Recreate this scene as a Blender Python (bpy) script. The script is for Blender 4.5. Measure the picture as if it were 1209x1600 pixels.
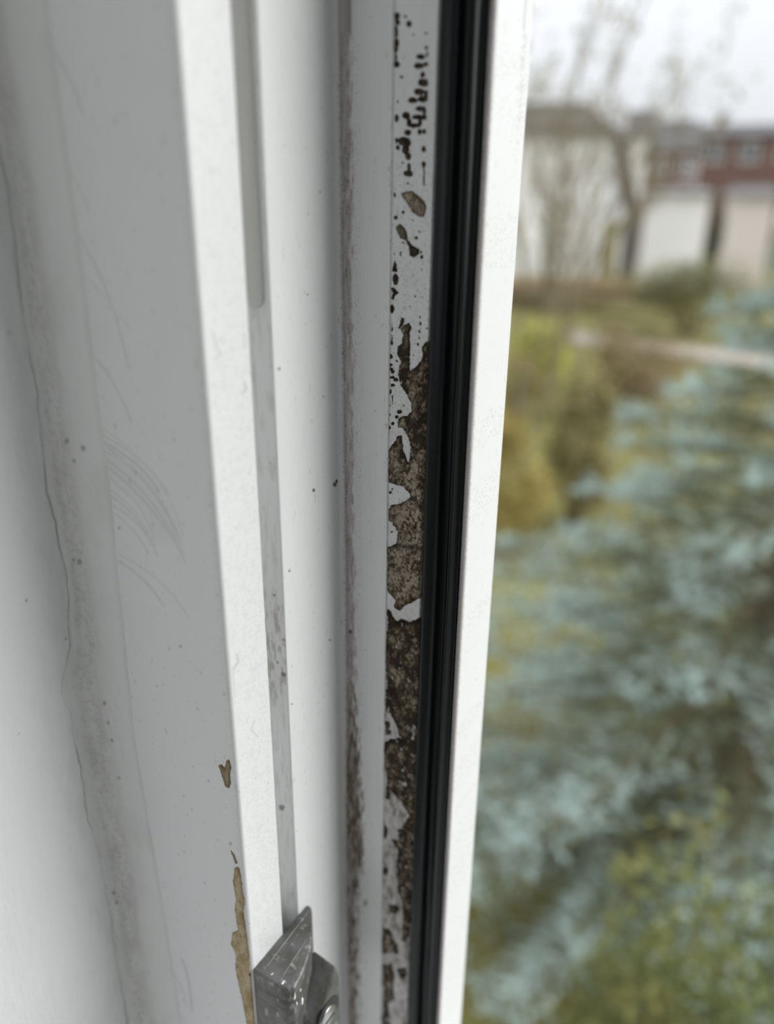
import bpy, bmesh, math, random
import numpy as np
from mathutils import Matrix, Vector

for o in list(bpy.data.objects): bpy.data.objects.remove(o, do_unlink=True)
SC = bpy.context.scene
COL = SC.collection

# ------------------------------------------------------------------ camera
FPX, CX, CY = 1200.0, 604.5, 800.0            # focal length in pixels of a 1209x1600 frame
YAW = math.radians(31.0)                      # camera looks 31 degrees left of the window's normal
_d = np.array([569 - CX, -(3709 - CY), -FPX]); _up = -_d / np.linalg.norm(_d)
_fw = np.array([0, 0, -1.0]); _h = _fw - _up * (_fw @ _up); _h /= np.linalg.norm(_h); _r = np.cross(_h, _up)
_s, _c = math.sin(YAW), math.cos(YAW)
CAMM = np.outer([-_s, _c, 0], _h) + np.outer([_c, _s, 0], _r) + np.outer([0, 0, 1.0], _up)   # camera -> world
cam_d = bpy.data.cameras.new('camera'); cam = bpy.data.objects.new('camera', cam_d); COL.objects.link(cam)
m4 = Matrix.Identity(4)
for i in range(3):
    for j in range(3): m4[i][j] = CAMM[i, j]
cam.matrix_world = m4                          # the lens is the world's origin
cam_d.sensor_fit = 'VERTICAL'; cam_d.sensor_height = 32.0; cam_d.lens = 32.0 * FPX / 1600.0
cam_d.clip_start = 0.005; cam_d.clip_end = 600
cam_d.dof.use_dof = True; cam_d.dof.focus_distance = 0.185; cam_d.dof.aperture_fstop = cam_d.lens / 4.4
SC.camera = cam

# ------------------------------------------------------------------ sky: plain overcast (brighter towards the zenith)
SKY = 2.3
w = bpy.data.worlds.new('overcast_sky'); SC.world = w; w.use_nodes = True
nt = w.node_tree; nt.nodes.clear()
n_out = nt.nodes.new('ShaderNodeOutputWorld'); n_bg = nt.nodes.new('ShaderNodeBackground')
n_tc = nt.nodes.new('ShaderNodeTexCoord'); n_sep = nt.nodes.new('ShaderNodeSeparateXYZ')
n_cl = nt.nodes.new('ShaderNodeClamp'); n_ma = nt.nodes.new('ShaderNodeMath'); n_ma.operation = 'MULTIPLY_ADD'
nt.links.new(n_tc.outputs['Generated'], n_sep.inputs[0]); nt.links.new(n_sep.outputs['Z'], n_cl.inputs['Value'])
nt.links.new(n_cl.outputs[0], n_ma.inputs[0])
n_ma.inputs[1].default_value = SKY * 2 / 3; n_ma.inputs[2].default_value = SKY / 3
n_bg.inputs['Color'].default_value = (0.93, 0.965, 1.0, 1)
nt.links.new(n_ma.outputs[0], n_bg.inputs['Strength']); nt.links.new(n_bg.outputs[0], n_out.inputs[0])

# the sun behind thin cloud: very soft
sun_d = bpy.data.lights.new('veiled_sun', 'SUN'); sun_d.energy = 3.9; sun_d.angle = math.radians(70); sun_d.color = (1, 1, 1)
sun = bpy.data.objects.new('veiled_sun', sun_d); COL.objects.link(sun)
sun.rotation_euler = Vector((-0.78, -0.36, -0.58)).to_track_quat('-Z', 'Y').to_euler()
# added fill light behind the camera, standing in for an invented second window
ar_d = bpy.data.lights.new('room_fill_light', 'AREA'); ar_d.shape = 'RECTANGLE'; ar_d.size = 1.6; ar_d.size_y = 1.2
ar_d.energy = 4.1; ar_d.color = (0.97, 0.985, 1.0)
ar = bpy.data.objects.new('room_fill_light', ar_d); COL.objects.link(ar)
ar.location = (0.5, -3.38, 0.1); ar.rotation_euler = (math.radians(90), 0, 0)

vs = SC.view_settings
vs.view_transform = 'Standard'; vs.look = 'None'; vs.gamma = 1.0; vs.use_curve_mapping = False; vs.exposure = 0.0

# ------------------------------------------------------------------ helpers
rng = np.random.default_rng(7); random.seed(7)
def project(P):
    c = np.asarray(P, float) @ CAMM
    z = np.minimum(c[..., 2], -1e-4)
    return CX + FPX * c[..., 0] / -z, CY - FPX * c[..., 1] / -z
def ray(x, y): return CAMM @ np.array([x - CX, -(y - CY), -FPX])
def onX(x, y, X): r = ray(x, y); return r * (X / r[0])
def onY(x, y, Y): r = ray(x, y); return r * (Y / r[1])
def at(x, y, D):                                # point seen at a pixel, D metres away over the ground
    r = ray(x, y); return Vector(r * (D / math.hypot(r[0], r[1])))

_perm = rng.random((256, 256))
def vnoise(x, y):
    xi = np.floor(x).astype(int); yi = np.floor(y).astype(int); fx = x - xi; fy = y - yi
    fx = fx * fx * (3 - 2 * fx); fy = fy * fy * (3 - 2 * fy)
    a = _perm[xi & 255, yi & 255]; b = _perm[(xi + 1) & 255, yi & 255]
    c = _perm[xi & 255, (yi + 1) & 255]; d = _perm[(xi + 1) & 255, (yi + 1) & 255]
    return (a * (1 - fx) + b * fx) * (1 - fy) + (c * (1 - fx) + d * fx) * fy
def fbm(x, y, o=4):
    s = 0; a = .5; t = 0
    for i in range(o):
        s = s + a * vnoise(x + 17.3 * i, y + 9.1 * i); t += a; a *= .55; x = x * 2.03; y = y * 2.03
    return s / t
def sstep(a, b, x):
    t = np.clip((x - a) / (b - a), 0, 1); return t * t * (3 - 2 * t)
def lin(*c): return tuple(((v / 255) / 12.92 if v / 255 <= .04045 else ((v / 255 + .055) / 1.055) ** 2.4) for v in c)

def link(name, me, mat=None, parent=None):
    o = bpy.data.objects.new(name, me); COL.objects.link(o)
    if mat is not None and me is not None: me.materials.append(mat)
    if parent is not None: o.parent = parent
    return o
def empty(name, loc=(0, 0, 0), rz=0):
    o = bpy.data.objects.new(name, None); COL.objects.link(o); o.location = loc; o.rotation_euler = (0, 0, rz)
    o.empty_display_size = .05; return o
def tag(o, label=None, cat=None, group=None, kind=None):
    if label: o['label'] = label
    if cat: o['category'] = cat
    if group: o['group'] = group
    if kind: o['kind'] = kind
    return o
def np_mesh(name, V, F, smooth=True, col=None):
    """V (n,3); F (m,k) int; col (n,4) point colour"""
    me = bpy.data.meshes.new(name); V = np.ascontiguousarray(V, np.float32); F = np.ascontiguousarray(F, np.int32)
    n, (m, k) = len(V), F.shape
    me.vertices.add(n); me.vertices.foreach_set('co', V.ravel())
    me.loops.add(m * k); me.loops.foreach_set('vertex_index', F.ravel())
    me.polygons.add(m); me.polygons.foreach_set('loop_start', np.arange(m, dtype=np.int32) * k)
    me.polygons.foreach_set('use_smooth', np.full(m, smooth))
    if col is not None:
        a = me.attributes.new('dirt', 'FLOAT_COLOR', 'POINT'); a.data.foreach_set('color', np.ascontiguousarray(col, np.float32).ravel())
    me.update(calc_edges=True); me.validate(); return me
def grid_faces(nr, nc):
    i = np.arange(nr - 1)[:, None] * nc + np.arange(nc - 1)[None, :]
    return np.stack([i, i + 1, i + nc + 1, i + nc], -1).reshape(-1, 4)
class MB:
    def __init__(s): s.v = []; s.f = []
    def add(s, vs_, fs_):
        b = len(s.v); s.v += [tuple(v) for v in vs_]; s.f += [tuple(i + b for i in f) for f in fs_]
    def box(s, a, b):
        (x0, y0, z0), (x1, y1, z1) = a, b
        s.add([(x0, y0, z0), (x1, y0, z0), (x1, y1, z0), (x0, y1, z0), (x0, y0, z1), (x1, y0, z1), (x1, y1, z1), (x0, y1, z1)],
              [(3, 2, 1, 0), (4, 5, 6, 7), (0, 1, 5, 4), (1, 2, 6, 5), (2, 3, 7, 6), (3, 0, 4, 7)])
    def tube(s, pts, rad, n=5):
        b = len(s.v); pts = [Vector(p) for p in pts]
        for i, p in enumerate(pts):
            d = (pts[min(i + 1, len(pts) - 1)] - pts[max(i - 1, 0)]).normalized()
            u = d.orthogonal().normalized(); v = d.cross(u)
            for k in range(n):
                a = 2 * math.pi * k / n; s.v.append(tuple(p + (u * math.cos(a) + v * math.sin(a)) * rad[i]))
        for i in range(len(pts) - 1):
            for k in range(n):
                s.f.append((b + i * n + k, b + i * n + (k + 1) % n, b + (i + 1) * n + (k + 1) % n, b + (i + 1) * n + k))
        s.f.append(tuple(b + k for k in range(n - 1, -1, -1))); e = b + (len(pts) - 1) * n; s.f.append(tuple(e + k for k in range(n)))
    def build(s, name, mat, parent=None, smooth=False):
        me = bpy.data.meshes.new(name); me.from_pydata(s.v, [], s.f); me.update()
        if smooth: me.polygons.foreach_set('use_smooth', [True] * len(me.polygons))
        return link(name, me, mat, parent)
def bevel(o, wdt, seg=2):
    m = o.modifiers.new('bevel', 'BEVEL'); m.width = wdt; m.segments = seg; m.limit_method = 'ANGLE'; m.angle_limit = math.radians(25)
    o.data.polygons.foreach_set('use_smooth', [True] * len(o.data.polygons)); return o
def hull(name, pts, mat, parent, bev=0):
    bm = bmesh.new()
    for p in pts: bm.verts.new(p)
    bmesh.ops.convex_hull(bm, input=bm.verts[:])
    bmesh.ops.dissolve_limit(bm, angle_limit=.02, verts=bm.verts[:], edges=bm.edges[:])
    bmesh.ops.recalc_face_normals(bm, faces=bm.faces[:])
    me = bpy.data.meshes.new(name); bm.to_mesh(me); bm.free()
    o = link(name, me, mat, parent)
    if bev: bevel(o, bev, 3)
    return o

# ------------------------------------------------------------------ materials
def mat(name, col=(.8, .8, .8), rough=.6, metal=0.0, spec=.5, dirt=False, var=0.0, vscale=20.0, bump=0.0, bscale=200.0, bstretch=(1, 1, 1), col2=None, grime=None):
    m = bpy.data.materials.new(name); m.use_nodes = True; t = m.node_tree; N = t.nodes; L = t.links
    b = N['Principled BSDF']; b.inputs['Roughness'].default_value = rough; b.inputs['Metallic'].default_value = metal
    b.inputs['Specular IOR Level'].default_value = spec
    tc = N.new('ShaderNodeTexCoord'); src = None
    rgb = N.new('ShaderNodeRGB'); rgb.outputs[0].default_value = (*col, 1); src = rgb.outputs[0]
    if var:
        nz = N.new('ShaderNodeTexNoise'); nz.inputs['Scale'].default_value = vscale; nz.inputs['Detail'].default_value = 5
        L.new(tc.outputs['Object'], nz.inputs['Vector'])
        rp = N.new('ShaderNodeValToRGB'); rp.color_ramp.elements[0].position = .5 - .25; rp.color_ramp.elements[1].position = .5 + .25
        c2 = col2 or tuple(v * (1 - var) for v in col)
        rp.color_ramp.elements[0].color = (*c2, 1); rp.color_ramp.elements[1].color = (*col, 1)
        L.new(nz.outputs['Fac'], rp.inputs[0]); src = rp.outputs[0]
    if grime:                                         # fine sparse specks
        g_s, g_t, g_c = grime
        nz = N.new('ShaderNodeTexNoise'); nz.inputs['Scale'].default_value = g_s; nz.inputs['Detail'].default_value = 3
        mp = N.new('ShaderNodeMapping'); mp.inputs['Scale'].default_value = (1, 1, .5); L.new(tc.outputs['Object'], mp.inputs[0]); L.new(mp.outputs[0], nz.inputs['Vector'])
        rp = N.new('ShaderNodeValToRGB'); rp.color_ramp.elements[0].position = g_t; rp.color_ramp.elements[1].position = g_t + .1
        rp.color_ramp.elements[0].color = (0, 0, 0, 1); rp.color_ramp.elements[1].color = (.55, .55, .55, 1)
        mx = N.new('ShaderNodeMixRGB'); mx.inputs[2].default_value = (*g_c, 1)
        L.new(nz.outputs['Fac'], rp.inputs[0]); L.new(rp.outputs[0], mx.inputs[0]); L.new(src, mx.inputs[1]); src = mx.outputs[0]
    if dirt:
        at_ = N.new('ShaderNodeAttribute'); at_.attribute_name = 'dirt'
        mx = N.new('ShaderNodeMixRGB'); L.new(at_.outputs['Alpha'], mx.inputs[0]); L.new(src, mx.inputs[1]); L.new(at_.outputs['Color'], mx.inputs[2]); src = mx.outputs[0]
        mr = N.new('ShaderNodeMath'); mr.operation = 'MULTIPLY_ADD'; mr.inputs[1].default_value = max(0, .9 - rough); mr.inputs[2].default_value = rough
        L.new(at_.outputs['Alpha'], mr.inputs[0]); L.new(mr.outputs[0], b.inputs['Roughness'])
    L.new(src, b.inputs['Base Color'])
    if bump:
        nz = N.new('ShaderNodeTexNoise'); nz.inputs['Scale'].default_value = bscale; nz.inputs['Detail'].default_value = 4
        mp = N.new('ShaderNodeMapping'); mp.inputs['Scale'].default_value = bstretch; L.new(tc.outputs['Object'], mp.inputs[0]); L.new(mp.outputs[0], nz.inputs['Vector'])
        bp = N.new('ShaderNodeBump'); bp.inputs['Strength'].default_value = bump; bp.inputs['Distance'].default_value = .001
        L.new(nz.outputs['Fac'], bp.inputs['Height']); L.new(bp.outputs[0], b.inputs['Normal'])
    return m
M_PVC = mat('white_upvc', (.84, .85, .855), .38, spec=.4, dirt=True, grime=(900, .66, (.45, .42, .38)), bump=.06, bscale=700, bstretch=(1, 1, .08))
M_PLAST = mat('painted_plaster', (.86, .87, .88), .75, spec=.2, dirt=True, bump=.35, bscale=260, bstretch=(1, 1, .35))
M_CAULK = mat('old_white_sealant', (.83, .84, .83), .7, spec=.2, dirt=True, bump=.25, bscale=500)
M_RUB = mat('black_rubber', (.005, .006, .0075), .34, spec=.3, grime=(1500, .72, (.08, .08, .08)))
M_MOULD = mat('mould_crust', (.2, .16, .12), .95, spec=.1, dirt=True, bump=.6, bscale=1800)
M_GLUE = mat('brown_adhesive', (.3, .22, .12), .8, spec=.2, dirt=True, bump=.25, bscale=700)
M_ZINC = mat('worn_zinc', (.20, .20, .205), .45, metal=.45, var=.5, vscale=190, col2=(.10, .098, .082), bump=.6, bscale=330, grime=(420, .60, (.50, .50, .47)))
M_STEEL = mat('bright_steel', (.5, .5, .5), .3, metal=.9, var=.3, vscale=300)
M_WALL = mat('white_wall_paint', (.80, .80, .79), .8, spec=.2, bump=.1, bscale=90)
M_FLOOR = mat('beige_carpet', (.45, .40, .34), .95, spec=.1, var=.2, vscale=60)
M_BOARD = mat('white_window_board', (.84, .84, .82), .4)

# ------------------------------------------------------------------ frame profile (metres; X right, Y outwards)
mm = .001
XW = -145.0                                        # reveal plane
def arc(cx, cy, r, a0, a1, n):
    return [(cx + r * math.cos(math.radians(a)), cy + r * math.sin(math.radians(a))) for a in np.linspace(a0, a1, n)]
def densify(pts, step):
    out = [pts[0]]
    for p, q in zip(pts[:-1], pts[1:]):
        n = max(1, int(math.ceil(math.hypot(q[0] - p[0], q[1] - p[1]) / step)))
        out += [(p[0] + (q[0] - p[0]) * k / n, p[1] + (q[1] - p[1]) * k / n) for k in range(1, n + 1)]
    return out
SEGS = [  # name, points, sampling step in mm
    ('face', [(-146, 101.5), (-134, 101.5)], 3), ('face', [(-134, 101.5), (-101.0, 101.5)], .24),
    ('bend', arc(-101.0, 102.5, 1.0, -90, 0, 7), 1),
    ('strip', [(-100, 102.5), (-100, 113.9)], .3), ('bend', arc(-100.5, 113.9, .5, 0, 90, 4), 1),
    ('groove', [(-100.5, 114.4), (-107, 114.4), (-107, 121.0)], 1.5), ('groove', [(-107, 121.0), (-100.4, 121.0)], .22),
    ('bend', arc(-100.4, 121.4, .4, -90, 0, 4), 1),
    ('lip', [(-100, 121.4), (-100, 124.4)], .4), ('bend', arc(-100.5, 124.4, .5, 0, 60, 4), 1),
    ('slope', [(-100.25, 124.85), (-103.0, 147.4)], .3),
    ('fillet', arc(-99.6, 147.6, 3.4, 180, 96, 16), .3),
    ('up', [(-99.9, 151.0), (-91.1, 151.6)], .25), ('up', [(-91.1, 151.6), (-90.9, 152.0), (-81.2, 152.0)], .3),
    ('slot', [(-81.2, 152.0), (-81.2, 155), (-70.8, 155), (-70.8, 152.4)], 3), ('rim', arc(-70.1, 152.6, .7, 180, 360, 8)[:1] + [(-70.3, 152.1)] + arc(-70.1, 152.7, .6, -90, 0, 5), .3),
    ('outer', [(-69.5, 152.7), (-69.5, 170.4)], .35), ('bend', arc(-70.1, 170.4, .6, 0, 90, 4), 1), ('back', [(-70.1, 171), (-146, 171), (-146, 101.5)], 40)]
prof, pseg = [], []
for nm, pts, st in SEGS:
    d = densify(pts, st)
    if prof and math.hypot(d[0][0] - prof[-1][0], d[0][1] - prof[-1][1]) < 1e-6: d = d[1:]
    prof += d; pseg += [nm] * len(d)
prof = np.array(prof); pseg = np.array(pseg)
ZB, ZT, XR = -440.0, 620.0, 900.0                  # outer bottom, outer top, right edge of the frame (mm)

win = tag(empty('window_1', (0, 0, 0)), 'white plastic window frame with black gasket and mouldy rebate', kind='structure')

# rows: fine where the camera sees the jamb
yrows = np.arange(-40, 1660, 1.35)
zrows = np.array([onX(275 + .0793 * (y - 8), y, -100.0)[2] for y in yrows])
zrows = np.concatenate([[80, 60], zrows[zrows < 55], np.arange(zrows.min() - 1.0, zrows.min() - 110, -.8)])
zrows = np.sort(zrows); zrows = zrows[zrows > -340]
def jamb_rows(X):                                    # (rows, cols) heights, mitred ends
    return np.vstack([[ZB + (X + 146)], np.repeat(zrows[:, None], len(X), 1), [ZT - (X + 146)]])
Zj = jamb_rows(prof[:, 0]); nr, nc = Zj.shape
P = np.stack([np.repeat(prof[None, :, 0], nr, 0), np.repeat(prof[None, :, 1], nr, 0), Zj], -1)   # mm
PX, PY = project(P * mm)
SG = np.repeat(pseg[None, :], nr, 0)
Xm, Ym, Zm = P[..., 0], P[..., 1], P[..., 2]

# ---- dirt on the jamb (colour, amount)
DC = np.zeros((nr, nc, 4)); DC[..., :3] = (.2, .15, .1)
def paint(mask, colr):
    mask = np.clip(mask, 0, 1); a0 = DC[..., 3]; a1 = a0 + mask * (1 - a0)
    k = np.where(a1 > 1e-6, mask / np.maximum(a1, 1e-6), 0)[..., None]
    DC[..., :3] = DC[..., :3] * (1 - k) + np.array(colr) * k; DC[..., 3] = a1
def isin(*names): return np.isin(SG, names)
def poly_d(px, py, pts):
    """signed distance in the units of px, positive inside"""
    pts = np.asarray(pts, float); d2 = np.full(px.shape, 1e18); ins = np.zeros(px.shape, bool)
    for (x0, y0), (x1, y1) in zip(pts, np.roll(pts, -1, 0)):
        dx, dy = x1 - x0, y1 - y0; t = np.clip(((px - x0) * dx + (py - y0) * dy) / max(dx * dx + dy * dy, 1e-9), 0, 1)
        d2 = np.minimum(d2, (px - x0 - t * dx) ** 2 + (py - y0 - t * dy) ** 2)
        c = (y0 > py) != (y1 > py)
        ins ^= c & (px < (x1 - x0) * (py - y0) / (y1 - y0 + 1e-12) + x0)
    d = np.sqrt(d2); return np.where(ins, d, -d)
def line_d(px, py, pts):
    d2 = np.full(px.shape, 1e18)
    for (x0, y0), (x1, y1) in zip(pts[:-1], pts[1:]):
        dx, dy = x1 - x0, y1 - y0; t = np.clip(((px - x0) * dx + (py - y0) * dy) / max(dx * dx + dy * dy, 1e-9), 0, 1)
        d2 = np.minimum(d2, (px - x0 - t * dx) ** 2 + (py - y0 - t * dy) ** 2)
    return np.sqrt(d2)
def quadcurve(a, c, b, n=14):
    return [((1 - t) ** 2 * a[0] + 2 * t * (1 - t) * c[0] + t * t * b[0], (1 - t) ** 2 * a[1] + 2 * t * (1 - t) * c[1] + t * t * b[1]) for t in np.linspace(0, 1, n)]

# brown mould along the inner corner
lo = isin('slope', 'fillet', 'up')
xE = np.interp(PY, [8, 300, 820, 1100, 1380, 1592], [528, 531, 538, 540, 540, 544])
wE = np.interp(PY, [8, 300, 600, 820, 1000, 1090, 1200, 1330, 1400, 1592], [22, 20, 18, 16, 15, 17, 24, 30, 20, 17])
amt = np.interp(PY, [8, 120, 300, 420, 560, 700, 900, 1060, 1100, 1200, 1340, 1365, 1400, 1500, 1592], [.62, .62, .66, .62, .56, .58, .62, .66, .85, 1.15, 1.1, .7, 1.0, .85, .8])
n1 = fbm(Xm * 1.6 + Ym * 1.6, Zm * .35, 5); n2 = fbm(Xm * 5 + Ym * 5, Zm * 3.5, 3); n3 = fbm(Xm * .4 + 3, Zm * .12 + 5, 3)
prof_e = sstep(-3, 4, PX - xE + (n2 - .5) * 8) * sstep(-3, 7, xE + wE - PX + (n1 - .5) * 16)
paint(lo * prof_e * np.clip(amt * (.55 + .9 * (n1 - .2)) * (.75 + .6 * n2), 0, .95), (.235, .185, .145))
paint(lo * prof_e * sstep(.60, .76, n2 * .55 + n1 * .45) * np.clip(amt * 1.1, 0, 1) * .8, (.06, .045, .032))
paint(lo * prof_e * sstep(.48, .62, n1) * sstep(1060, 1120, PY) * .55, (.075, .056, .04))
paint(lo * sstep(5, 1, np.hypot((PX - 547) * 1.1, PY - 987)) * .9, (.05, .03, .02))
paint(lo * sstep(3, 1, np.abs(PX - xE - 3 - (n1 - .5) * 3)) * .28 * sstep(.35, .6, n3 + .15), (.12, .06, .05))
paint(lo * sstep(10, 2, np.abs(PX - (xE + wE + 6))) * .35 * sstep(.6, .75, n2), (.25, .21, .18))
paint(lo * sstep(8, 2, np.hypot((PX - 571) * 1.6, PY - 1411)) * .6, (.1, .08, .06))
ups = isin('up') & (Xm > -91.3)
halo = fbm(Xm * 1.1 + 7, Zm * .5, 4)
paint(ups * sstep(505, 560, PY + (halo - .5) * 60) * np.clip(np.interp(PY, [505, 700, 940, 1000, 1200, 1300, 1592], [.05, .12, .12, .45, .55, .62, .55]) * (.2 + 1.5 * (halo - .18)), 0, .85), (.30, .25, .20))
paint(ups * sstep(.52, .68, fbm(Xm * .9 + 2, Zm * .28, 4)) * sstep(980, 1200, PY) * .65, (.14, .11, .085))
paint(ups * sstep(.60, .70, n2) * sstep(40, 300, PY) * .35, (.22, .19, .16))
# thin vertical grease lines
paint(lo * (sstep(.55, .8, fbm(Xm * 7 + Ym * 7, Zm * .03, 3))) * sstep(498, 530, PX) * (PX < xE) * .22, (.4, .37, .34))
paint(isin('up') * sstep(.45, .8, fbm(Xm * 4, Zm * .05 + 9, 3)) * .08, (.45, .42, .38))
# scuffs on the room-side face
fc = isin('face')
arcs = [((158, 668), (262, 735), (286, 838)), ((160, 680), (235, 720), (262, 772)), ((160, 690), (222, 722), (248, 768)), ((165, 715), (255, 790), (288, 866)),
        ((168, 730), (246, 790), (290, 878)), ((168, 745), (225, 785), (240, 840)), ((172, 765), (228, 805), (243, 862)), ((174, 775), (210, 800), (225, 830)),
        ((176, 790), (224, 815), (246, 868)), ((180, 802), (215, 830), (232, 865)), ((186, 866), (262, 905), (296, 968)), ((186, 878), (230, 902), (254, 945)),
        ((112, 350), (175, 445), (202, 578)), ((95, 240), (128, 300), (140, 330)), ((70, 60), (112, 115), (130, 180)), ((124, 420), (170, 470), (205, 515)), ((150, 560), (190, 610), (205, 660)),
        ((284, 1500), (296, 1520), (300, 1580)), ((268, 1520), (286, 1535), (292, 1575)), ((168, 700), (240, 745), (284, 850)), ((170, 722), (236, 765), (282, 860)), ((166, 706), (215, 735), (246, 775))]
sc_m = np.zeros((nr, nc))
jf = np.where(pseg == 'face')[0]; sub = np.s_[:, jf[0]:jf[-1] + 1]
for k, (a, c, b) in enumerate(arcs):
    d = line_d(PX[sub], PY[sub], quadcurve(a, c, b)); wdt = 2.2 + (k % 3) * .8
    sc_m[sub] = np.maximum(sc_m[sub], sstep(wdt, .3, d) * (.5 + .5 * ((k * 7) % 5) / 4))
paint(fc * sc_m * .23 * (.5 + fbm(Xm * .5, Zm * .5, 3)), (.3, .3, .3))
blot = line_d(PX[sub], PY[sub], quadcurve((172, 730), (240, 770), (262, 830)))
tmp = np.zeros((nr, nc)); tmp[sub] = sstep(34, 4, blot); paint(fc * tmp * .10, (.4, .39, .37))
for (x, y, r) in [(282, 1010, 2.2), (245, 1072, 1.2), (326, 1220, 1.4), (320, 1380, 1.2), (300, 1265, 1), (360, 1318, 2), (350, 1085, 1.4), (339, 930, 1.5), (328, 790, 1.2), (298, 640, 1.3), (186, 825, 2)]:
    paint(fc * sstep(r + 1.2, r - .8, np.hypot(PX - x, PY - y)) * .6, (.3, .27, .24))
paint(fc * sstep(14, 0, np.abs(PX - (275 + .0793 * (PY - 8)) + 4)) * sstep(.5, .75, n2) * .25, (.35, .33, .31))
# strip in front of the groove
st = isin('strip', 'bend', 'lip')
ns1 = fbm(Xm * 2 + Ym * 1.2, Zm * .6, 5)
paint(isin('strip') * sstep(.52, .72, ns1) * .12, (.5, .47, .43))
for pts, a in [([(334, 520), (338, 545), (345, 553), (336, 560)], .35), ([(382, 598), (384, 608), (378, 615)], .5), ([(370, 1022), (372, 1035), (364, 1046)], .45), ([(343, 530), (350, 532)], .25),
               ([(398, 1125), (392, 1140), (402, 1150)], .25), ([(381, 520), (383, 545)], .25), ([(364, 1050), (366, 1100)], .3)]:
    paint(isin('strip') * sstep(2.6, .4, line_d(PX, PY, pts)) * a, (.35, .32, .28))
paint(isin('strip') * sstep(36, 0, np.hypot((PX - 425) * 1.0, (PY - 1472) * 1.4)) * .3 * sstep(.35, .6, n2), (.34, .30, .24))
paint(isin('strip') * sstep(.66, .76, fbm(Ym * 4.1, Zm * 4.1, 3)) * .25, (.4, .37, .33))
# groove
gv = isin('groove')
paint(gv * .06, (.6, .58, .53))
paint(gv * sstep(.45, .7, n1) * sstep(900, 960, PY) * sstep(1130, 1060, PY) * .5, (.30, .25, .2))
paint(gv * sstep(.5, .75, fbm(Xm * 1.2, Zm * .2, 4)) * .25, (.4, .38, .34))
for (x, y, r) in [(436, 576, 2.6), (443, 1054, 4), (440, 1262, 4.5), (422, 723, 1.4), (388, 130, 5), (393, 138, 3), (428, 930, 2), (433, 1035, 2), (443, 1000, 2)]:
    paint(isin('groove', 'lip', 'bend') * sstep(r + 1, r - 1, np.hypot(PX - x, PY - y) + (n2 - .5) * 4) * .75, (.14, .12, .11))
for (x, y, r) in [(490, 766, 2.2), (523, 757, 3), (526, 752, 2.4), (452, 892, 1.4), (480, 460, 1.2), (505, 620, 1), (515, 1000, 1.3), (456, 1100, 1), (500, 300, 1.1)]:
    paint(isin('slope', 'lip') * sstep(r + .8, r - .8, np.hypot(PX - x, (PY - y) * .8)) * .9, (.04, .035, .03))
paint(isin('slope') * sstep(.6, .8, fbm(Ym * 3, Zm * .25, 4)) * .10, (.45, .43, .40))
# dirty line between gasket and outer lip, specks on the outer lip
paint(isin('rim') * (.35 + .4 * n2), (.17, .13, .11))
paint(isin('outer') * sstep(153.9, 152.6, Ym + (n2 - .5) * 1.5) * .55, (.25, .2, .17))
paint(isin('outer') * sstep(.64, .74, fbm(Ym * 3.5, Zm * 2.4, 3)) * sstep(.45, .6, n3) * .35, (.4, .37, .33))
paint(isin('outer') * sstep(2.2, .5, np.abs(Ym - 167.2 - (n1 - .5) * 5)) * sstep(.55, .66, n2) * sstep(340, 40, PY) * .8, (.3, .28, .26))

V = (P * mm).reshape(-1, 3)
me = np_mesh('frame_jamb', V, grid_faces(nr, nc)[:, ::-1], True, DC.reshape(-1, 4))
jamb = link('frame_jamb', me, M_PVC, win)

# the other three members, coarse, mitred
cp = np.array([(-146, 101.5), (-101, 101.5), (-100, 102.5), (-100, 114.4), (-107, 114.4), (-107, 121), (-100, 121), (-100, 124.7), (-103, 147), (-100, 151), (-91, 151.6), (-81.2, 152), (-81.2, 155), (-70.8, 155), (-70.8, 152.4), (-69.5, 152.7), (-69.5, 171), (-146, 171)])
def member(name, prof_, which, material, parent, ring=True):
    u = prof_[:, 0] + 146; y = prof_[:, 1]; n = len(u)
    corner = {'l': lambda t: (t * 0 - 146 + t, None)}
    TL = np.stack([-146 + u, y, ZT - u], 1); TR = np.stack([XR - u, y, ZT - u], 1); BL = np.stack([-146 + u, y, ZB + u], 1); BR = np.stack([XR - u, y, ZB + u], 1)
    a, b = {'head': (TL, TR), 'right': (TR, BR), 'sill': (BR, BL), 'left': (BL, TL)}[which]
    V_ = np.concatenate([a, b]) * mm; i = np.arange(n); j = (i + 1) % n
    F_ = np.stack([i, j, j + n, i + n], 1)
    me_ = np_mesh(name, V_, F_, False); return link(name, me_, material, parent)
member('frame_head', cp, 'head', M_PVC, win); member('frame_jamb', cp, 'right', M_PVC, win); member('frame_bottom_rail', cp, 'sill', M_PVC, win)

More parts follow.
